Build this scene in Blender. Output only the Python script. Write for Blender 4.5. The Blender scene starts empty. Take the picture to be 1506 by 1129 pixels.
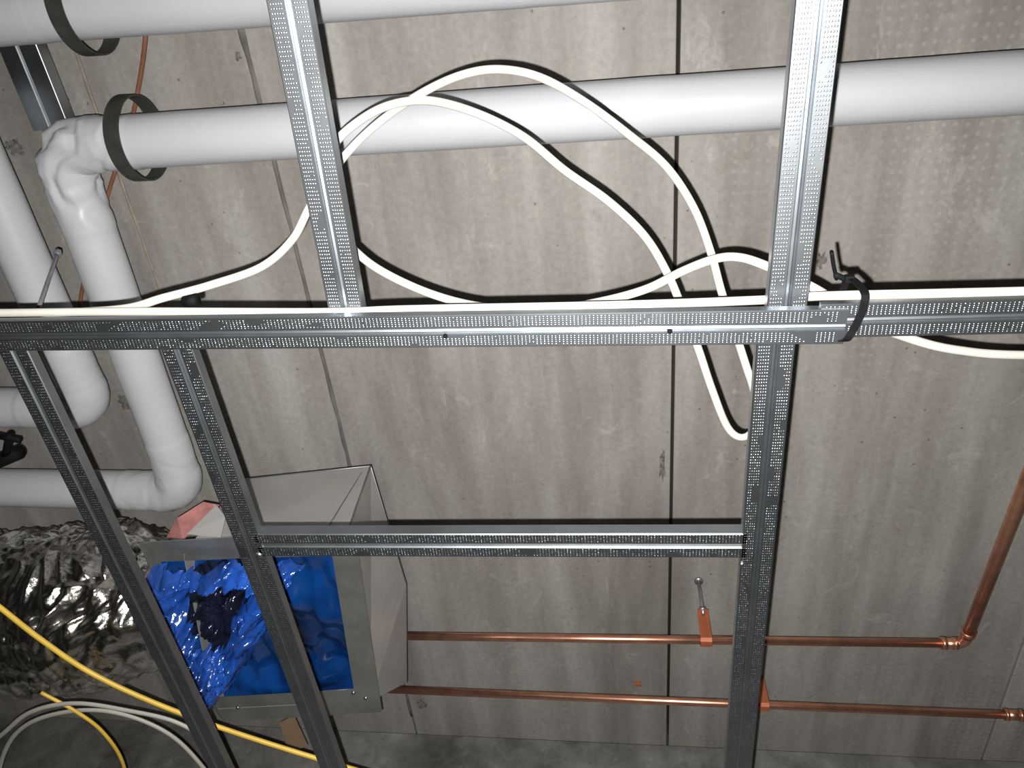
import bpy, math, random
from mathutils import Vector, Matrix, noise
random.seed(4)
sc=bpy.context.scene
try: sc.view_settings.view_transform='Standard'
except Exception: pass
# ---------------- camera calibration (room axes: X right, Y to far wall, Z up) -------------
F=1088.0; CX,CY=753.0,564.5; CAMZ=1.7
Yc=Vector((207,-1916,-1088)).normalized()
Xc=Vector((7385,180,1088)).normalized()
Zc=Xc.cross(Yc).normalized(); Yc=Zc.cross(Xc).normalized()
R=Matrix((Xc,Yc,Zc))
CAM=Vector((0,0,CAMZ))
def P(u,v,h):
    """survey point: world position of a feature measured at height h above the camera"""
    d=R@Vector((u-CX,-(v-CY),-F)); return CAM+d*(h/d.z)
cd=bpy.data.cameras.new('camera'); cam=bpy.data.objects.new('camera',cd); sc.collection.objects.link(cam)
cam.matrix_world=Matrix.Translation(CAM)@R.to_4x4()
cd.sensor_fit='HORIZONTAL'; cd.sensor_width=36; cd.lens=F/1506*36; cd.clip_start=0.01
sc.camera=cam
# ---------------- material helpers ----------------
def newmat(name):
    m=bpy.data.materials.new(name); m.use_nodes=True; nt=m.node_tree
    return m,nt,nt.nodes['Principled BSDF']
def simple(name,col,rough=.5,metal=0,var=.12,nscale=30,bump=0,bscale=60,spec=.5,dist=.002,trans=0,alpha=1,sss=0):
    m,nt,b=newmat(name); N=nt.nodes; L=nt.links
    tc=N.new('ShaderNodeTexCoord'); nz=N.new('ShaderNodeTexNoise'); nz.inputs['Scale'].default_value=nscale; nz.inputs['Detail'].default_value=5
    L.new(tc.outputs['Object'],nz.inputs['Vector'])
    cr=N.new('ShaderNodeValToRGB'); L.new(nz.outputs['Fac'],cr.inputs['Fac'])
    cr.color_ramp.elements[0].position=.3; cr.color_ramp.elements[1].position=.7
    cr.color_ramp.elements[0].color=(*[c*(1-var) for c in col],1); cr.color_ramp.elements[1].color=(*[min(1,c*(1+var)) for c in col],1)
    L.new(cr.outputs['Color'],b.inputs['Base Color'])
    b.inputs['Roughness'].default_value=rough; b.inputs['Metallic'].default_value=metal
    b.inputs['Specular IOR Level'].default_value=spec; b.inputs['Alpha'].default_value=alpha
    if trans: b.inputs['Transmission Weight'].default_value=trans
    if bump:
        n2=N.new('ShaderNodeTexNoise'); n2.inputs['Scale'].default_value=bscale; n2.inputs['Detail'].default_value=6
        L.new(tc.outputs['Object'],n2.inputs['Vector'])
        bp=N.new('ShaderNodeBump'); bp.inputs['Strength'].default_value=bump; bp.inputs['Distance'].default_value=dist
        L.new(n2.outputs['Fac'],bp.inputs['Height']); L.new(bp.outputs['Normal'],b.inputs['Normal'])
    return m
def concrete(name,c0,c1,stain=(.17,.135,.10),dark=1.0,sy=.25,dots=None):
    m,nt,b=newmat(name); N=nt.nodes; L=nt.links
    tc=N.new('ShaderNodeTexCoord')
    def nz(scale,sc3,det=6,rough=.6,dist=0):
        mp=N.new('ShaderNodeMapping'); mp.inputs['Scale'].default_value=sc3; L.new(tc.outputs['Object'],mp.inputs['Vector'])
        n=N.new('ShaderNodeTexNoise'); n.inputs['Scale'].default_value=scale; n.inputs['Detail'].default_value=det; n.inputs['Roughness'].default_value=rough; n.inputs['Distortion'].default_value=dist
        L.new(mp.outputs['Vector'],n.inputs['Vector']); return n
    def ramp(src,p0,p1,a=(0,0,0,1),bb=(1,1,1,1)):
        r=N.new('ShaderNodeValToRGB'); r.color_ramp.elements[0].position=p0; r.color_ramp.elements[1].position=p1
        r.color_ramp.elements[0].color=a; r.color_ramp.elements[1].color=bb; L.new(src,r.inputs['Fac']); return r
    def mix(fac,a,bb,mode='MIX'):
        x=N.new('ShaderNodeMixRGB'); x.blend_type=mode
        if isinstance(fac,float): x.inputs[0].default_value=fac
        else: L.new(fac,x.inputs[0])
        for s,v in ((1,a),(2,bb)):
            if isinstance(v,tuple): x.inputs[s].default_value=v
            else: L.new(v,x.inputs[s])
        return x.outputs[0]
    def mul(a,k):
        x=N.new('ShaderNodeMath'); x.operation='MULTIPLY'; L.new(a,x.inputs[0]); 
        if isinstance(k,float): x.inputs[1].default_value=k
        else: L.new(k,x.inputs[1])
        return x.outputs[0]
    big=nz(4,(1,sy,1),8,.6,.4); base=ramp(big.outputs['Fac'],.32,.66,(*c0,1),(*c1,1))
    streak=nz(11,(1,.09,1),5,.55); st=ramp(streak.outputs['Fac'],.34,.62,(.72,.70,.68,1),(1.06,1.06,1.06,1))
    col=mix(.85,base.outputs['Color'],st.outputs['Color'],'MULTIPLY')
    fine=nz(75,(1,1,1),8,.7); fr=ramp(fine.outputs['Fac'],.3,.7,(.80,.80,.80,1),(1.15,1.15,1.15,1))
    col=mix(.7,col,fr.outputs['Color'],'MULTIPLY')
    blot=nz(9,(1,.6,1),10,.75,1.5); br=ramp(blot.outputs['Fac'],.58,.66)
    col=mix(mul(br.outputs['Color'],.35),col,(c1[0]*1.3,c1[1]*1.3,c1[2]*1.3,1))
    br2=ramp(nz(11,(1,.6,1),10,.75,1.2).outputs['Fac'],.60,.70)
    col=mix(mul(br2.outputs['Color'],.4),col,(c0[0]*.6,c0[1]*.6,c0[2]*.6,1))
    sr=ramp(nz(2.3,(1.3,.8,1),8,.65,.8).outputs['Fac'],.6,.74)
    col=mix(mul(sr.outputs['Color'],.4),col,(*stain,1))
    if dots:
        # faint rows of cast dimples left by the form liner
        mp=N.new('ShaderNodeMapping'); mp.inputs['Scale'].default_value=(1,1,0); L.new(tc.outputs['Object'],mp.inputs['Vector'])
        vd=N.new('ShaderNodeTexVoronoi'); vd.inputs['Scale'].default_value=44; vd.inputs['Randomness'].default_value=.25; vd.voronoi_dimensions='2D'; L.new(mp.outputs['Vector'],vd.inputs['Vector'])
        dr=ramp(vd.outputs['Distance'],.12,.26,(1,1,1,1),(0,0,0,1))
        sx=N.new('ShaderNodeSeparateXYZ'); L.new(tc.outputs['Object'],sx.inputs[0])
        m1=N.new('ShaderNodeMapRange'); m1.inputs[1].default_value=dots; m1.inputs[2].default_value=dots+.05; L.new(sx.outputs[0],m1.inputs[0])
        mk=ramp(nz(2.6,(1.4,.6,1),3,.5).outputs['Fac'],.5,.66)
        col=mix(mul(mul(mul(dr.outputs['Color'],mk.outputs['Color']),m1.outputs[0]),.24),col,(c1[0]*1.35,c1[1]*1.35,c1[2]*1.35,1))
    vo=N.new('ShaderNodeTexVoronoi'); vo.inputs['Scale'].default_value=16; vo.inputs['Randomness'].default_value=1; L.new(tc.outputs['Object'],vo.inputs['Vector'])
    vr=ramp(vo.outputs['Distance'],.03,.06,(.4,.38,.35,1),(1,1,1,1)); col=mix(.7,col,vr.outputs['Color'],'MULTIPLY')
    if dark!=1.0: col=mix(1.0,col,(dark,dark,dark,1),'MULTIPLY')
    L.new(col,b.inputs['Base Color']); b.inputs['Roughness'].default_value=.7; b.inputs['Specular IOR Level'].default_value=.3
    bp=N.new('ShaderNodeBump'); bp.inputs['Strength'].default_value=.35; bp.inputs['Distance'].default_value=.002
    L.new(fine.outputs['Fac'],bp.inputs['Height'])
    bp2=N.new('ShaderNodeBump'); bp2.inputs['Strength'].default_value=.5; bp2.inputs['Distance'].default_value=.003
    L.new(vr.outputs['Color'],bp2.inputs['Height']); L.new(bp.outputs['Normal'],bp2.inputs['Normal']); L.new(bp2.outputs['Normal'],b.inputs['Normal'])
    return m
M_conc=concrete('concrete_ceiling',(.265,.243,.222),(.40,.38,.355),dots=.2)
M_wall=concrete('concrete_wall',(.13,.13,.12),(.38,.38,.36),sy=1,dark=.75)
M_floor=concrete('concrete_floor',(.12,.12,.11),(.2,.2,.19),sy=1)
M_zinc=simple('galvanized_steel',(.40,.43,.46),.36,1,.12,18,.12,25,dist=.001)
M_zinc2=simple('galvanized_sheet',(.47,.46,.44),.36,.45,.08,10,.12,22)
M_flange=simple('dull_steel',(.33,.34,.32),.40,.75,.2,14,.1,30)
M_white=simple('white_pvc_jacket',(.50,.51,.535),.36,0,.03,6,.15,14,dist=.003)
M_cable=simple('white_cable_sheath',(.45,.43,.385),.5,0,.06,25,.1,80)
M_yel=simple('yellow_cable_sheath',(.70,.46,.06),.4,0,.08,25)
M_black=simple('black_strap',(.035,.038,.032),.5,0,.3,30)
M_blk=simple('black_nylon',(.004,.004,.005),.7,0,.2,30,spec=.12)
M_cop=simple('copper',(.80,.40,.27),.34,.92,.22,22,.1,40)
M_orange=simple('copper_coated_steel',(.45,.13,.055),.5,.2,.15,30)
M_rod=simple('threaded_steel_rod',(.35,.36,.38),.4,.7,.1,60)
M_blue=simple('blue_plastic_film',(.016,.085,.42),.14,0,.55,10,.5,30,spec=1.0,dist=.006,alpha=.78)
M_blue2=simple('blue_plastic_taut',(.003,.04,.18),.16,0,.75,4,.5,6,spec=.9,dist=.015)
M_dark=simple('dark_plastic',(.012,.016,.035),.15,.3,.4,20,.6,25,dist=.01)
M_foil=simple('aluminium_foil',(.74,.71,.67),.22,1,.15,16,.8,35,dist=.005)
M_tan=simple('sealant',(.30,.25,.19),.8,0,.2,30)
M_wire=simple('brown_wire',(.22,.09,.05),.5,0,.2,30)
M_pink=simple('pink_insulation',(.36,.15,.14),.7,0,.25,40)
M_card=simple('cardboard',(.30,.20,.12),.8,0,.1,20)
M_gap=simple('seam_mortar',(.03,.028,.025),.9)
M_gap2=simple('seam_smear_mortar',(.15,.138,.125),.9,0,.3,20)  # filler smeared along the left seam, darker than the slabs
M_spall=simple('exposed_aggregate',(.17,.155,.14),.95,0,.55,90,.8,120)
# ---------------- mesh helpers ----------------
def mkobj(name,verts,faces,mats,smooth=False,parent=None,midx=None):
    me=bpy.data.meshes.new(name); me.from_pydata([tuple(v) for v in verts],[],faces); 
    for m in (mats if isinstance(mats,(list,tuple)) else [mats]): me.materials.append(m)
    if smooth: me.polygons.foreach_set('use_smooth',[True]*len(me.polygons))
    if midx: me.polygons.foreach_set('material_index',midx)
    me.update()
    o=bpy.data.objects.new(name,me); sc.collection.objects.link(o)
    if parent: o.parent=parent
    return o
def empty(name):
    e=bpy.data.objects.new(name,None); e.empty_display_size=.05; sc.collection.objects.link(e); return e
def catmull(pts,n=10):
    pts=[Vector(p) for p in pts]; out=[]
    q=[pts[0]*2-pts[1]]+pts+[pts[-1]*2-pts[-2]]
    for i in range(1,len(q)-2):
        a,b,c,d=q[i-1:i+3]
        for k in range(n):
            t=k/n; out.append(.5*((2*b)+(c-a)*t+(2*a-5*b+4*c-d)*t*t+(3*b-a-3*c+d)*t**3))
    out.append(pts[-1]); return out
def fillet(pts,r,n=10,step=None):
    pts=[Vector(p) for p in pts]; out=[pts[0]]
    for i in range(1,len(pts)-1):
        a,b,c=pts[i-1:i+2]; u=(a-b).normalized(); w=(c-b).normalized(); ang=u.angle(w)
        d=r/math.tan(ang/2); s=b+u*d; e=b+w*d
        for k in range(n+1):
            t=k/n; out.append(s*(1-t)**2+b*2*t*(1-t)*1.0+e*t*t)
    out.append(pts[-1])
    if step:
        o2=[out[0]]
        for a,b in zip(out,out[1:]):
            k=max(1,int((b-a).length/step))
            for j in range(1,k+1): o2.append(a.lerp(b,j/k))
        out=o2
    return out
def tube_data(path,ra,rb=None,seg=16,disp=None,rfn=None,caps=True):
    if rb is None: rb=ra
    V=[];Fc=[]; n=len(path); s=0
    t0=(path[1]-path[0]).normalized()
    up=Vector((0,0,1)) if abs(t0.z)<.9 else Vector((1,0,0))
    side=t0.cross(up).normalized()
    for i,p in enumerate(path):
        t=(path[min(i+1,n-1)]-path[max(i-1,0)]).normalized()
        side=(side-t*side.dot(t)).normalized(); nn=side.cross(t)
        if i: s+=(path[i]-path[i-1]).length
        k=rfn(i,s) if rfn else 1
        for j in range(seg):
            a=2*math.pi*j/seg; o=side*(math.cos(a)*ra*k)+nn*(math.sin(a)*rb*k)
            q=p+o
            if disp: q=q+o.normalized()*disp(q,s,i)
            V.append(q)
    for i in range(n-1):
        for j in range(seg):
            a=i*seg+j;b=i*seg+(j+1)%seg; Fc.append((a,b,b+seg,a+seg))
    if caps: Fc.append(tuple(range(seg-1,-1,-1))); Fc.append(tuple((n-1)*seg+j for j in range(seg)))
    return V,Fc
def tube(name,path,ra,mat,rb=None,seg=16,parent=None,**k):
    V,Fc=tube_data(path,ra,rb,seg,**k); return mkobj(name,V,Fc,mat,True,parent)
def boxdata(c,s,rot=None):
    V=[];c=Vector(c)
    for x in(-1,1):
        for y in(-1,1):
            for z in(-1,1):
                v=Vector((x*s[0]/2,y*s[1]/2,z*s[2]/2)); 
                if rot: v=rot@v
                V.append(c+v)
    return V,[(0,1,3,2),(4,6,7,5),(0,4,5,1),(2,3,7,6),(0,2,6,4),(1,5,7,3)]
def join(parts):
    V=[];Fc=[]
    for v,f in parts:
        o=len(V); V+=v; Fc+=[tuple(i+o for i in q) for q in f]
    return V,Fc
def box(name,c,s,mat,bev=.0,parent=None,rot=None):
    V,Fc=boxdata(c,s,rot); o=mkobj(name,V,Fc,mat,False,parent)
    if bev: m=o.modifiers.new('bevel','BEVEL'); m.width=bev; m.segments=2
    return o
def sheet(name,pts,mat,th=.002,parent=None):
    o=mkobj(name,pts,[tuple(range(len(pts)))],mat,False,parent); m=o.modifiers.new('solid','SOLIDIFY'); m.thickness=th; m.offset=0; return o
# ---------------- room shell ----------------
HC=1.65; ZC=CAMZ+HC; XL,XR,YN,YF=-3.4,2.8,-2.4,P(800,1088,HC).y
seams=[(P(282,560,HC).x,.004),(P(484,560,HC).x,.005),(P(990,560,HC).x,.008),(P(1500,960,HC).x,.006)]
parts=[];x=XL
for sx,g in seams+[(XR,0)]:
    x1=sx-g/2; parts.append(boxdata(((x+x1)/2,(YN+YF)/2,ZC+.10),(x1-x,YF-YN,.20))); x=sx+g/2
V,Fc=join(parts); ceil=o=mkobj('ceiling',V,Fc,M_conc); b=o.modifiers.new('bevel','BEVEL'); b.width=.003; b.segments=2
sl=box('ceiling_joint_backing',((XL+XR)/2,(YN+YF)/2,ZC+.14),(XR-XL-.02,YF-YN-.02,.1),M_gap); sl.parent=o
def wob(i,k): return .004*noise.noise(Vector((i*.35,k,0)))
tube('sealant_bead',[Vector((seams[0][0]+wob(i,1),YN+.1+(YF-YN-.2)*i/120,ZC-.0003)) for i in range(121)],.0055,M_tan,.0012,8,parent=o,rfn=lambda i,s:.6+.8*abs(noise.noise(Vector((i*.4,9,0)))))
tube('mortar_smear',[Vector((seams[1][0]-.002+wob(i,2),YN+.1+(YF-YN-.2)*i/120,ZC)) for i in range(121)],.008,M_gap2,.001,8,parent=o,rfn=lambda i,s:.5+.9*abs(noise.noise(Vector((i*.3,5,0)))))
def patch(u,v,rx,ry,mat,sd,th=.002):
    c=P(u,v,HC); V=[c-Vector((0,0,th))];n=40
    for j in range(n):
        t=2*math.pi*j/n; k=1+.9*noise.noise(Vector((math.cos(t)*1.6,math.sin(t)*1.6,sd)))+.4*noise.noise(Vector((math.cos(t)*5,math.sin(t)*5,sd)))
        V.append(Vector((c.x+rx*k*math.cos(t),c.y+ry*k*math.sin(t),ZC-.0004)))
    mkobj('spalled_patch',V,[(0,1+j,1+(j+1)%n) for j in range(n)],mat,False,ceil)
patch(22,216,.022,.018,M_spall,1); patch(186,590,.024,.02,M_spall,2); patch(974,688,.008,.038,M_spall,3); patch(1206,383,.010,.022,M_spall,4)
patch(620,1035,.018,.02,M_spall,5); patch(350,82,.008,.008,M_spall,8); patch(1098,905,.008,.008,M_spall,9)
box('floor',((XL+XR)/2,(YN+YF)/2,-.05),(XR-XL+.4,YF-YN+.4,.1),M_floor)
box('wall_far',((XL+XR)/2,YF+.1,ZC/2),(XR-XL+.4,.2,ZC),M_wall)
box('wall_near',((XL+XR)/2,YN-.1,ZC/2),(XR-XL+.4,.2,ZC),M_wall)
box('wall_left',(XL-.1,(YN+YF)/2,ZC/2),(.2,YF-YN,ZC),M_wall)
box('wall_right',(XR+.1,(YN+YF)/2,ZC/2),(.2,YF-YN,ZC),M_wall)
# ---------------- white insulated pipes ----------------
HP=1.42; RP=.0515
def wrinkle(corners,amps):
    def f(q,s,i):
        r=.0006*noise.noise(q*9)
        for c,am in zip(corners,amps):
            d=(q-c).length; w=max(0,min(1,1.25-d/.15))
            if w<=0: continue
            q2=q+noise.noise_vector(q*6)*.03
            n2=abs(noise.noise(Vector((q2.x*14,q2.y*14,q2.z*5))))
            n3=abs(noise.noise(Vector((q2.x*34,q2.y*20,q2.z*9+3))))
            r+=am*w*(-.012*(1-min(1,n2*5))+.004*(1-min(1,n3*5))+.004*noise.noise(q*13))
        return r
    return f
def bulge(path,corners):
    def f(i,s):
        d=min((path[i]-c).length for c in corners); k=1+.10*max(0,1-max(0,d-.05)/.035) if d<.085 else 1
        k+= .03 if .075<=d<.17 else 0
        k+= .004 if (s%.9)<.45 else 0
        return k
    return f
def wpipe(name,pts,r=RP,amps=(1,),br=.068):
    path=fillet(pts,br,12,.006) if len(pts)>2 else None; C=[Vector(p) for p in pts[1:-1]]
    if not C: return tube(name,[pts[0].lerp(pts[1],i/400) for i in range(401)],r,M_white,seg=48,disp=lambda q,s,i:.0006*noise.noise(q*9),rfn=lambda i,s:1.012 if (s%.9)<.45 else 1)
    return tube(name,path,r,M_white,seg=80,disp=wrinkle(C,amps),rfn=bulge(path,C))
c1=P(88,216,HP); c2=P(272,722,HP)
wpipe('insulated_pipe',[P(1800,102,HP),c1,c2,P(-250,712,HP)],amps=(1,.3))
wpipe('insulated_pipe',[P(-250,40,HP),P(1250,-80,HP)],r=.055)
wpipe('insulated_pipe',[P(-68,150,HP),P(135,599,HP),P(-260,599,HP)],r=.050,br=.065,amps=(.15,))
def ring(name,c,axis,r,w,th,mat,parent=None,seg=48):
    axis=axis.normalized(); a=axis.orthogonal().normalized(); b=axis.cross(a); V=[];Fc=[]
    for j in range(seg):
        t=2*math.pi*j/seg; d=a*math.cos(t)+b*math.sin(t)
        V+=[c+d*r-axis*w/2,c+d*(r+th)-axis*w/2,c+d*(r+th)+axis*w/2,c+d*r+axis*w/2]
    for j in range(seg):
        for k in range(4):
            p=j*4+k;q=j*4+(k+1)%4;r2=((j+1)%seg)*4; Fc.append((p,q,r2+(k+1)%4,r2+k))
    return mkobj(name,V,Fc,mat,False,parent)
def hanger(u,v,r):
    e=empty('pipe_hanger'); c=P(u,v,HP); Rr=.080; cc=c+Vector((0,0,Rr-r-.003))
    ring('strap',cc,Vector((1,.03,0)),Rr,.032,.003,M_black,e,72)
    top=cc+Vector((0,0,Rr))
    tube('rod',[top,Vector((top.x,top.y,ZC))],.005,M_rod,seg=10,parent=e)
    tube('nut',[top+Vector((0,0,.004)),top+Vector((0,0,.016))],.011,M_rod,seg=6,parent=e)
    box('anchor_plate',Vector((top.x,top.y,ZC-.002)),(.04,.04,.004),M_rod,parent=e)
hanger(192,208,RP); hanger(112,12,.055)
hanger(1900,96,RP)
# ---------------- steel studs ----------------
def stud(name,a,b,W=.044,hs=.015,dimp=True,lip=.006,rows=5,dh=.0005):
    a=Vector(a);b=Vector(b); L=(b-a).length; X=(b-a).normalized(); Y=Vector((0,0,1)).cross(X).normalized(); Z=X.cross(Y)
    w=W/2;c=.0012
    prof=[(-w+lip,hs),(-w,hs),(-w,c),(-w+c,0),(-.0042,0),(-.0024,.0022),(.0,.0012),(.0024,.0022),(.0042,0),(w-c,0),(w,c),(w,hs),(w-lip,hs)]
    V=[];Fc=[];n=len(prof)
    for x in (0,L):
        for y,z in prof: V.append((x,y,z))
    for i in range(n-1): Fc.append((i,i+1,n+i+1,n+i))
    if dimp:
        pitch=.0044; k=int((L-.01)/pitch); r=.00105
        ys=[.0072+j*((w-.0036)-.0072)/(rows-1) for j in range(rows)]; ys=[-y for y in ys]+ys
        for i in range(k):
            for y0 in ys:
                if random.random()<.01 or noise.noise(Vector((i*.15,y0*60+L*7,a.x)))>.42: continue
                d=dh*random.uniform(.55,1.15)
                x0=.006+i*pitch; o=len(V)
                for rr,zz in ((r,0),(r*.6,-d*.66)):
                    for j in range(6):
                        t=j*math.pi/3; V.append((x0+rr*math.cos(t),y0+rr*math.sin(t),zz))
                V.append((x0,y0,-d))
                for j in range(6):
                    j2=(j+1)%6; Fc.append((o+j,o+j2,o+6+j2,o+6+j)); Fc.append((o+6+j,o+6+j2,o+12))
    ob=mkobj(name,V,Fc,M_zinc,False)
    sm=[False]*(n-1)+[True]*(len(ob.data.polygons)-n+1); ob.data.polygons.foreach_set('use_smooth',sm)
    ob.matrix_world=Matrix.Translation(a)@Matrix((X,Y,Z)).transposed().to_4x4()
    return ob
HR=.77; HS=.80
rail=stud('steel_track',P(-420,500,HR),P(1244,481,HR),.042,.012)
stud('steel_track',P(1205,473,HR+.003),P(2000,454,HR+.003),.041,.009)
stud('steel_stud',P(399,-120,HS),P(509,462,HS))
stud('steel_stud',P(1222,-150,HS),P(1155,476,HS))
sR=stud('steel_stud',P(1144,478,HS),P(1068,1330,HS))
sB=stud('steel_stud',P(256,505,HS),P(560,1330,HS))
stud('steel_stud',P(13,505,HS),P(400,1290,HS))
stud('steel_stud',P(378,802,HS),P(1098,803,HS),.044,.02)
bpy.context.view_layer.update()
def screw(u,v,h,par,r=.004,mat=M_zinc):
    c=P(u,v,h); o=tube('screw_head',[c+Vector((0,0,.01)),c+Vector((0,0,-.0005)),c+Vector((0,0,-.003))],r,mat,seg=12,rfn=lambda i,s:[.5,1,.6][i])
    o.parent=par; o.matrix_parent_inverse=par.matrix_world.inverted()
screw(381,816,HS,sB,.006); screw(1091,829,HS,sR); screw(655,494,HR,rail,.003,M_blk); screw(985,487,HR,rail,.003,M_blk)
# ---------------- cables ----------------
def cable(name,pts,mat=M_cable,a=.0056,b=.0042):
    return tube(name,catmull([P(*p) for p in pts],10),a,mat,b,12)
cable('electrical_cable',[(-200,462,.795),(0,460,.795),(200,458,.795),(480,459,.795),(600,455,.795),(900,449,.795),(1120,441,.83),(1190,436,.83),(1260,434,.795),(1400,431,.795),(1700,424,.795)])
cable('electrical_cable',[(60,461,.80),(180,454,.81),(240,438,.83),(310,419,.86),(385,392,.9),(430,352,.93),(455,305,.95),(480,265,.97),(515,220,.99),(560,178,1.0),(620,137,1.0),(680,110,1.0),(735,102,1.0),(795,114,1.0),(860,150,1.0),(925,198,1.0),(980,245,1.0),(1020,305,.98),(1045,370,.95),(1062,432,.92),(1085,500,.9),(1103,555,.89),(1120,600,.89),(1140,560,.88),(1150,470,.87)])
cable('electrical_cable',[(1140,440,.93),(1130,560,.93),(1112,625,.93),(1092,643,.93),(1070,628,.93),(1047,572,.93),(1026,510,.93),(1004,455,.94),(982,403,.95),(948,347,.97),(895,296,.98),(830,250,1.0),(770,201,1.0),(700,166,1.0),(632,148,1.0),(575,154,.99),(528,178,.97),(490,215,.95),(474,270,.93),(490,330,.92),(530,376,.91),(575,406,.91),(640,434,.89),(710,451,.86),(800,456,.84),(880,444,.86),(950,425,.88),(1005,398,.9),(1050,381,.9),(1085,378,.9),(1125,390,.88),(1200,425,.86),(1270,470,.85),(1345,500,.86),(1410,515,.87),(1500,522,.88),(1700,520,.9)])
HY=.955
cable('yellow_cable',[(-120,800,HY),(0,893,HY),(60,940,HY),(130,987,HY),(215,1028,HY),(320,1068,HY),(450,1110,HY),(620,1160,HY)],M_yel,.0060,.0053)
cable('yellow_cable',[(60,1018,.985),(110,1045,.985),(150,1075,.985),(180,1120,.985),(190,1180,.985)],M_yel,.0045,.004)
cable('electrical_cable',[(-60,1130,.97),(0,1082,.97),(45,1047,.97),(110,1034,.97),(190,1045,.97),(260,1062,.97),(310,1095,.97),(350,1150,.97)])
cable('electrical_cable',[(-10,1190,1.0),(5,1110,1.0),(40,1065,1.0),(110,1045,1.0),(180,1050,1.0),(250,1080,1.0),(300,1130,1.0),(330,1180,1.0)])
cable('electrical_cable',[(216,-40,1.52),(214,50,1.52),(205,120,1.54),(190,190,1.56),(165,265,1.56),(140,350,1.56),(120,430,1.56),(110,520,1.56)],M_wire,.0045,.004)
# zip tie
e=empty('zip_tie'); c=P(1259,466,HR)
yv=.025
zp=[(.003,-.01,-.008),(.004,-yv-.003,-.006),(.003,-yv-.006,.018),(-.001,-yv-.004,.04),(-.003,-.008,.048),(-.005,.01,.044),(-.010,yv,.024),(-.012,yv+.004,.004),(-.009,yv-.002,-.008),(-.003,.010,-.008),(.003,-.01,-.008),(.0035,-.012,-.008)]
V=[];Fc=[]; cc=catmull([c+Vector(p) for p in zp],6); n=len(cc)
for i,p in enumerate(cc):
    t=(cc[min(i+1,n-1)]-cc[max(i-1,0)]).normalized(); s=Vector((1,0,0)); s=(s-t*s.dot(t)).normalized(); nn=s.cross(t)
    for a,b in ((-1,-1),(1,-1),(1,1),(-1,1)): V.append(p+s*.0040*a+nn*.0010*b)
for i in range(n-1):
    for j in range(4): a=i*4+j;b=i*4+(j+1)%4; Fc.append((a,b,b+4,a+4))
mkobj('band',V,Fc,M_blk,False,e)
tube('tail',catmull([c+Vector((-.004,-yv-.004,.036)),c+Vector((-.016,-yv-.010,.036)),P(1230,408,.81),P(1226,390,.805),P(1223,370,.80)],6),.0034,M_blk,.0022,8,parent=e)
box('head',c+Vector((-.002,-yv-.006,.034)),(.010,.008,.008),M_blk,.001,e)
# ---------------- copper pipes ----------------
HQ=1.45; RC=.0115
k1=P(1418,946,HQ); kend=P(1602,470,1.25)
d1=(P(450,933,HQ)-k1).normalized(); d2=(kend-k1).normalized(); RC2=.0145
tube('copper_pipe',[P(450,933,HQ),k1+d1*.03],RC,M_cop,seg=24)
tube('copper_pipe',[k1+d2*.035,kend],RC2,M_cop,seg=24)
V,Fc=join([tube_data(fillet([k1+d1*.05,k1,k1+d2*.06],.026,10),RC+.0025,seg=24),
  tube_data([k1+d1*.044,k1+d1*.056],RC+.0045,seg=24),tube_data([k1+d2*.045,k1+d2*.060],RC2+.003,seg=24),tube_data([k1+d1*.018,k1+d1*.028],RC+.0045,seg=24)])
mkobj('copper_elbow_fitting',V,Fc,M_cop,True)
pA,pB=P(440,1008,HQ),P(1750,1062,HQ)
tube('copper_pipe',[pA,pB],RC,M_cop,seg=24)
q=P(1490,1051,HQ); dd=(pB-pA).normalized()
V,Fc=join([tube_data([q-dd*.022,q+dd*.022],RC+.003,seg=24),tube_data([q-dd*.022,q-dd*.014],RC+.005,seg=24),tube_data([q+dd*.014,q+dd*.022],RC+.005,seg=24)])
mkobj('copper_coupling',V,Fc,M_cop,True)
def clip(u,v):
    e=empty('pipe_clip'); c=P(u,v,HQ)
    V,Fc=[],[]
    pr=[(-.030,.080),(-.0165,.080),(-.0165,-.006),(-.010,-.0145),(.010,-.0145),(.0165,-.006),(.0165,.012)]
    w=.015
    for x in(-w,w):
        for y,z in pr: V.append(c+Vector((x,y,z)))
    n=len(pr)
    for i in range(n-1): Fc.append((i,i+1,n+i+1,n+i))
    o=mkobj('strap',V,Fc,M_orange,False,e); m=o.modifiers.new('s','SOLIDIFY'); m.thickness=.003
    t=c+Vector((0,-.024,.080))
    tube('rod',[t-Vector((0,0,.01)),Vector((t.x,t.y,ZC))],.0055,M_rod,seg=10,parent=e)
    tube('nut',[t+Vector((0,0,.003)),t+Vector((0,0,.012))],.010,M_rod,seg=6,parent=e)
    tube('anchor',[Vector((t.x,t.y,ZC)),Vector((t.x,t.y,ZC-.005))],.013,M_rod,seg=20,parent=e)
clip(1038,941); clip(1122,1036)
box('ceiling_anchor',P(938,1003,HC)-Vector((0,0,.006)),(.020,.014,.012),M_orange,.002)
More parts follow.
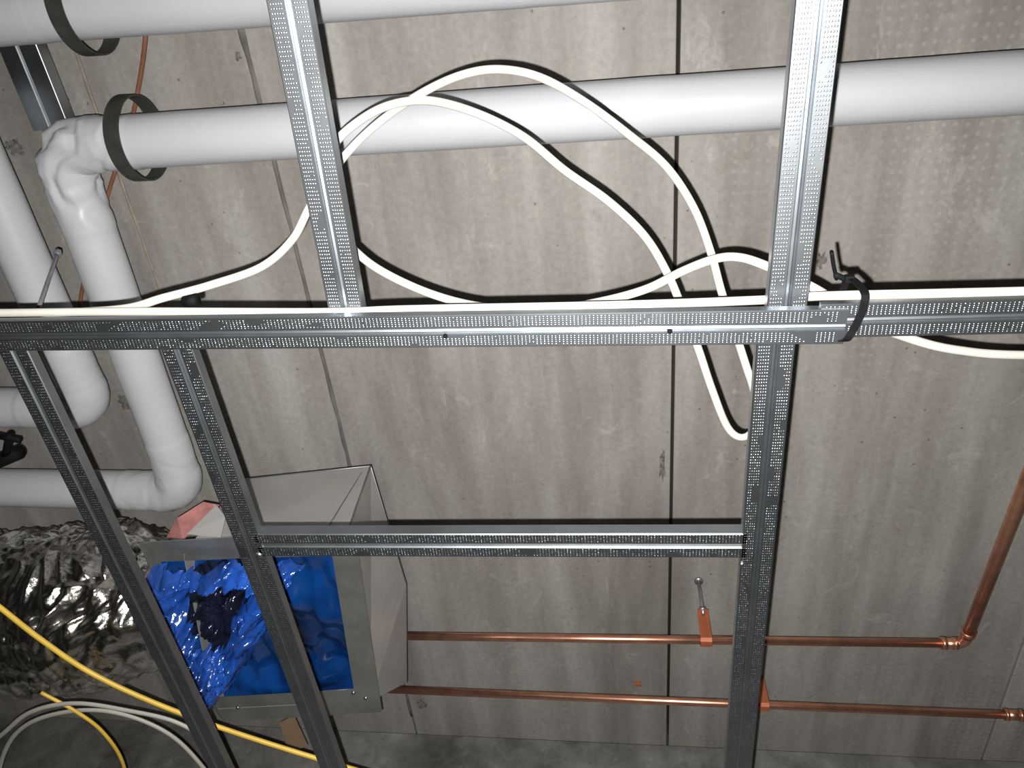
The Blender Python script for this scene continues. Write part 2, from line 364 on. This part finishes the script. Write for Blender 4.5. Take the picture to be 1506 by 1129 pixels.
# ---------------- duct plenum ----------------
pl=empty('duct_plenum'); HB=1.12
O=[(205,797),(522,778),(562,1045),(330,1060)]; I=[(236,826),(489,815),(521,1012),(300,1027)]
V=[P(u,v,HB) for u,v in O]+[P(u,v,HB) for u,v in I]
o=mkobj('flange',V,[(0,1,5,4),(1,2,6,5),(2,3,7,6),(3,0,4,7)],M_flange,False,pl); m=o.modifiers.new('s','SOLIDIFY'); m.thickness=.003
Bn=[P(u,v,HB) for u,v in ((270,815),(506,797),(545,1030),(315,1042))]
T=[P(355,705,1.40),P(545,685,1.40),P(597,860,1.40),P(598,1003,1.32)]
T4=P(420,960,1.42)
sheet('side_near',[Bn[0],Bn[1],T[1],T[0]],M_zinc2,parent=pl)
sheet('side_right',[Bn[1],Bn[2],T[3],T[2],T[1]],M_zinc2,parent=pl)
sheet('side_far',[Bn[2],Bn[3],T4,T[3]],M_zinc2,parent=pl)
sheet('side_left',[Bn[3],Bn[0],T[0],T4],M_zinc2,parent=pl)
sheet('top',[T[0],T[1],T[2],T4],M_dark,parent=pl)
tube('seam_near',[Bn[1],T[1]],.0025,M_zinc,seg=8,parent=pl)
tube('seam_top',[T[0],T[1],T[2],T[3]],.0025,M_flange,seg=8,parent=pl)
tube('brace',[P(533,698,1.375),P(470,800,1.125)],.009,M_zinc,.003,8,parent=pl)
for u,v in ((520,1018),(538,1026),(350,1040)):
    c=P(u,v,HB-.002); tube('rivet',[c,c-Vector((0,0,.004))],.006,M_zinc,seg=10,parent=pl,rfn=lambda i,s:[1,.6][i])
def gridsheet(name,c4,h,nu,nv,amp,fr,mat,parent=None):
    V=[];Fc=[]; c=[P(u,v,h) for u,v in c4]
    for i in range(nu+1):
        for j in range(nv+1):
            a=i/nu;b=j/nv; p=c[0].lerp(c[1],a).lerp(c[3].lerp(c[2],a),b)
            e=min(1,8*min(a,1-a,b,1-b))
            p=p+Vector((0,0,1))*amp*e*(noise.noise(p*fr)+.5*noise.noise(p*fr*2.3)+.5*noise.noise(Vector((p.x*26,p.y*5,1))))
            V.append(p)
    for i in range(nu):
        for j in range(nv): k=i*(nv+1)+j; Fc.append((k,k+1,k+nv+2,k+nv+1))
    return mkobj(name,V,Fc,mat,True,parent)
gridsheet('taut_film',[(232,822),(505,806),(540,1024),(305,1036)],HB+.035,90,90,.035,8,M_blue2,pl)
def crumple(name,ctr,outer,r_in,h,amp,mat,nr=90,na=240,bulge=.05,parent=None,sd=0):
    C=P(*ctr,h); out=[P(u,v,h) for u,v in outer]; n=len(out); V=[];Fc=[]
    for j in range(na):
        t=j/na*n; i=int(t); f=t-i; o=out[i%n].lerp(out[(i+1)%n],f)
        o=C+(o-C)*(1+.12*noise.noise(Vector((t*2.1,0,3)))+.08*noise.noise(Vector((t*6,0,9))))
        inn=C+(o-C)*r_in*(1+.35*noise.noise(Vector((t*1.5,4,3))))
        for k in range(nr+1):
            s=k/nr; p=inn.lerp(o,s); q=p*9+Vector((sd,0,0)); q=q+noise.noise_vector(q*1.5)*.5
            a1=abs(noise.noise(q)); a2=abs(noise.noise(q*2.3)); a3=abs(noise.noise(q*5.1)); a4=abs(noise.noise(Vector((j*.16,k*.03,sd))))
            d=a1+.6*a2+.35*a3+.5*a4
            d2=noise.noise_vector(p*18)*.010
            V.append(p+d2+Vector((0,0,-bulge*math.sin(math.pi*s)**.7+amp*(d-.5))))
    for j in range(na):
        for k in range(nr):
            a=j*(nr+1)+k; b=((j+1)%na)*(nr+1)+k; Fc.append((a,a+1,b+1,b))
    return mkobj(name,V,Fc,mat,True,parent)
crumple('blue_plastic_wrap',(322,880),[(208,862),(225,836),(262,832),(300,838),(340,826),(400,822),(447,828),(432,858),(398,878),(385,905),(388,935),(352,985),(330,1020),(300,1030),(276,1010),(262,985),(240,930)],.5,1.085,.07,M_blue,parent=pl)
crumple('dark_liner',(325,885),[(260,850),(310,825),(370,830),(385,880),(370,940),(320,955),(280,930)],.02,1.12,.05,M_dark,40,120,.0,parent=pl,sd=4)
# ---------------- foil flex duct ----------------
fa,fb=P(-420,910,1.22),P(262,880,1.25); n=420
path=[fa.lerp(fb,i/n) for i in range(n+1)]
def foild(q,s,i):
    w=q+noise.noise_vector(q*5)*.07
    a=noise.noise(w*3.5); b=abs(noise.noise(Vector((w.x*24,w.y*8,w.z*8)))); c=abs(noise.noise(Vector((w.x*55,w.y*18,w.z*18))))
    d=abs(noise.noise(Vector((w.x*10,w.y*26,w.z*26+4)))); g=abs(noise.noise(w*70))
    return .003*math.sin(s*2*math.pi/.05)+.035*a-.024*b-.008*c-.012*d-.002*g+.008
tube('foil_flex_duct',path,.215,M_foil,seg=320,disp=foild,rfn=lambda i,s:(1 if i<n-63 else 1-.35*((i-n+63)/63)**1.5))
sheet('pink_insulation_strip',[P(246,790,1.16),P(262,762,1.18),P(300,738,1.2),P(322,742,1.2),P(300,768,1.17),P(270,792,1.14)],M_pink,.006)
sheet('duct_collar_strip',[P(275,785,1.13),P(318,742,1.16),P(332,760,1.16),P(325,790,1.13)],M_zinc2,.003)
# ---------------- other small items ----------------
stud('steel_stud',P(5,20,1.50),P(75,190,1.50),.085,.03,False)
e=empty('threaded_rod'); 
tube('rod',[P(85,370,1.28),P(57,452,1.05)],.0035,M_rod,seg=10,parent=e); tube('nut',[P(85,370,1.28),P(84,375,1.265)],.007,M_rod,seg=6,parent=e)
tube('cable_grommet',[P(272,444,.83),P(290,440,.83)],.008,M_blk,seg=14)
e=empty('pipe_valve')
tube('body',[P(-30,690,1.2),P(28,665,1.2)],.016,M_blk,seg=16,parent=e,rfn=lambda i,s:1)
tube('stem',[P(8,672,1.2),P(14,640,1.15)],.008,M_blk,seg=12,parent=e)
tube('handle',[P(-10,640,1.15),P(30,648,1.15)],.007,M_blk,.004,12,parent=e)
sheet('cardboard_piece',[P(412,1062,1.3),P(432,1052,1.3),P(452,1095,1.3),P(425,1108,1.3)],M_card,.004)
# ---------------- light: phone flash beside the lens ----------------
ld=bpy.data.lights.new('phone_flash','SPOT'); ld.energy=172; ld.color=(1,.985,.955); ld.shadow_soft_size=.003
ld.spot_size=math.radians(165); ld.spot_blend=1.0
lo=bpy.data.objects.new('phone_flash',ld); sc.collection.objects.link(lo)
lp=cam.matrix_world@Vector((-.012,-.018,0.0))
tgt=P(780,800,HC)
lo.matrix_world=Matrix.Translation(lp)@(tgt-lp).to_track_quat('-Z','Y').to_matrix().to_4x4()
w=bpy.data.worlds.new('world'); sc.world=w; w.use_nodes=True; w.node_tree.nodes['Background'].inputs[0].default_value=(.5,.55,.6,1); w.node_tree.nodes['Background'].inputs[1].default_value=.05
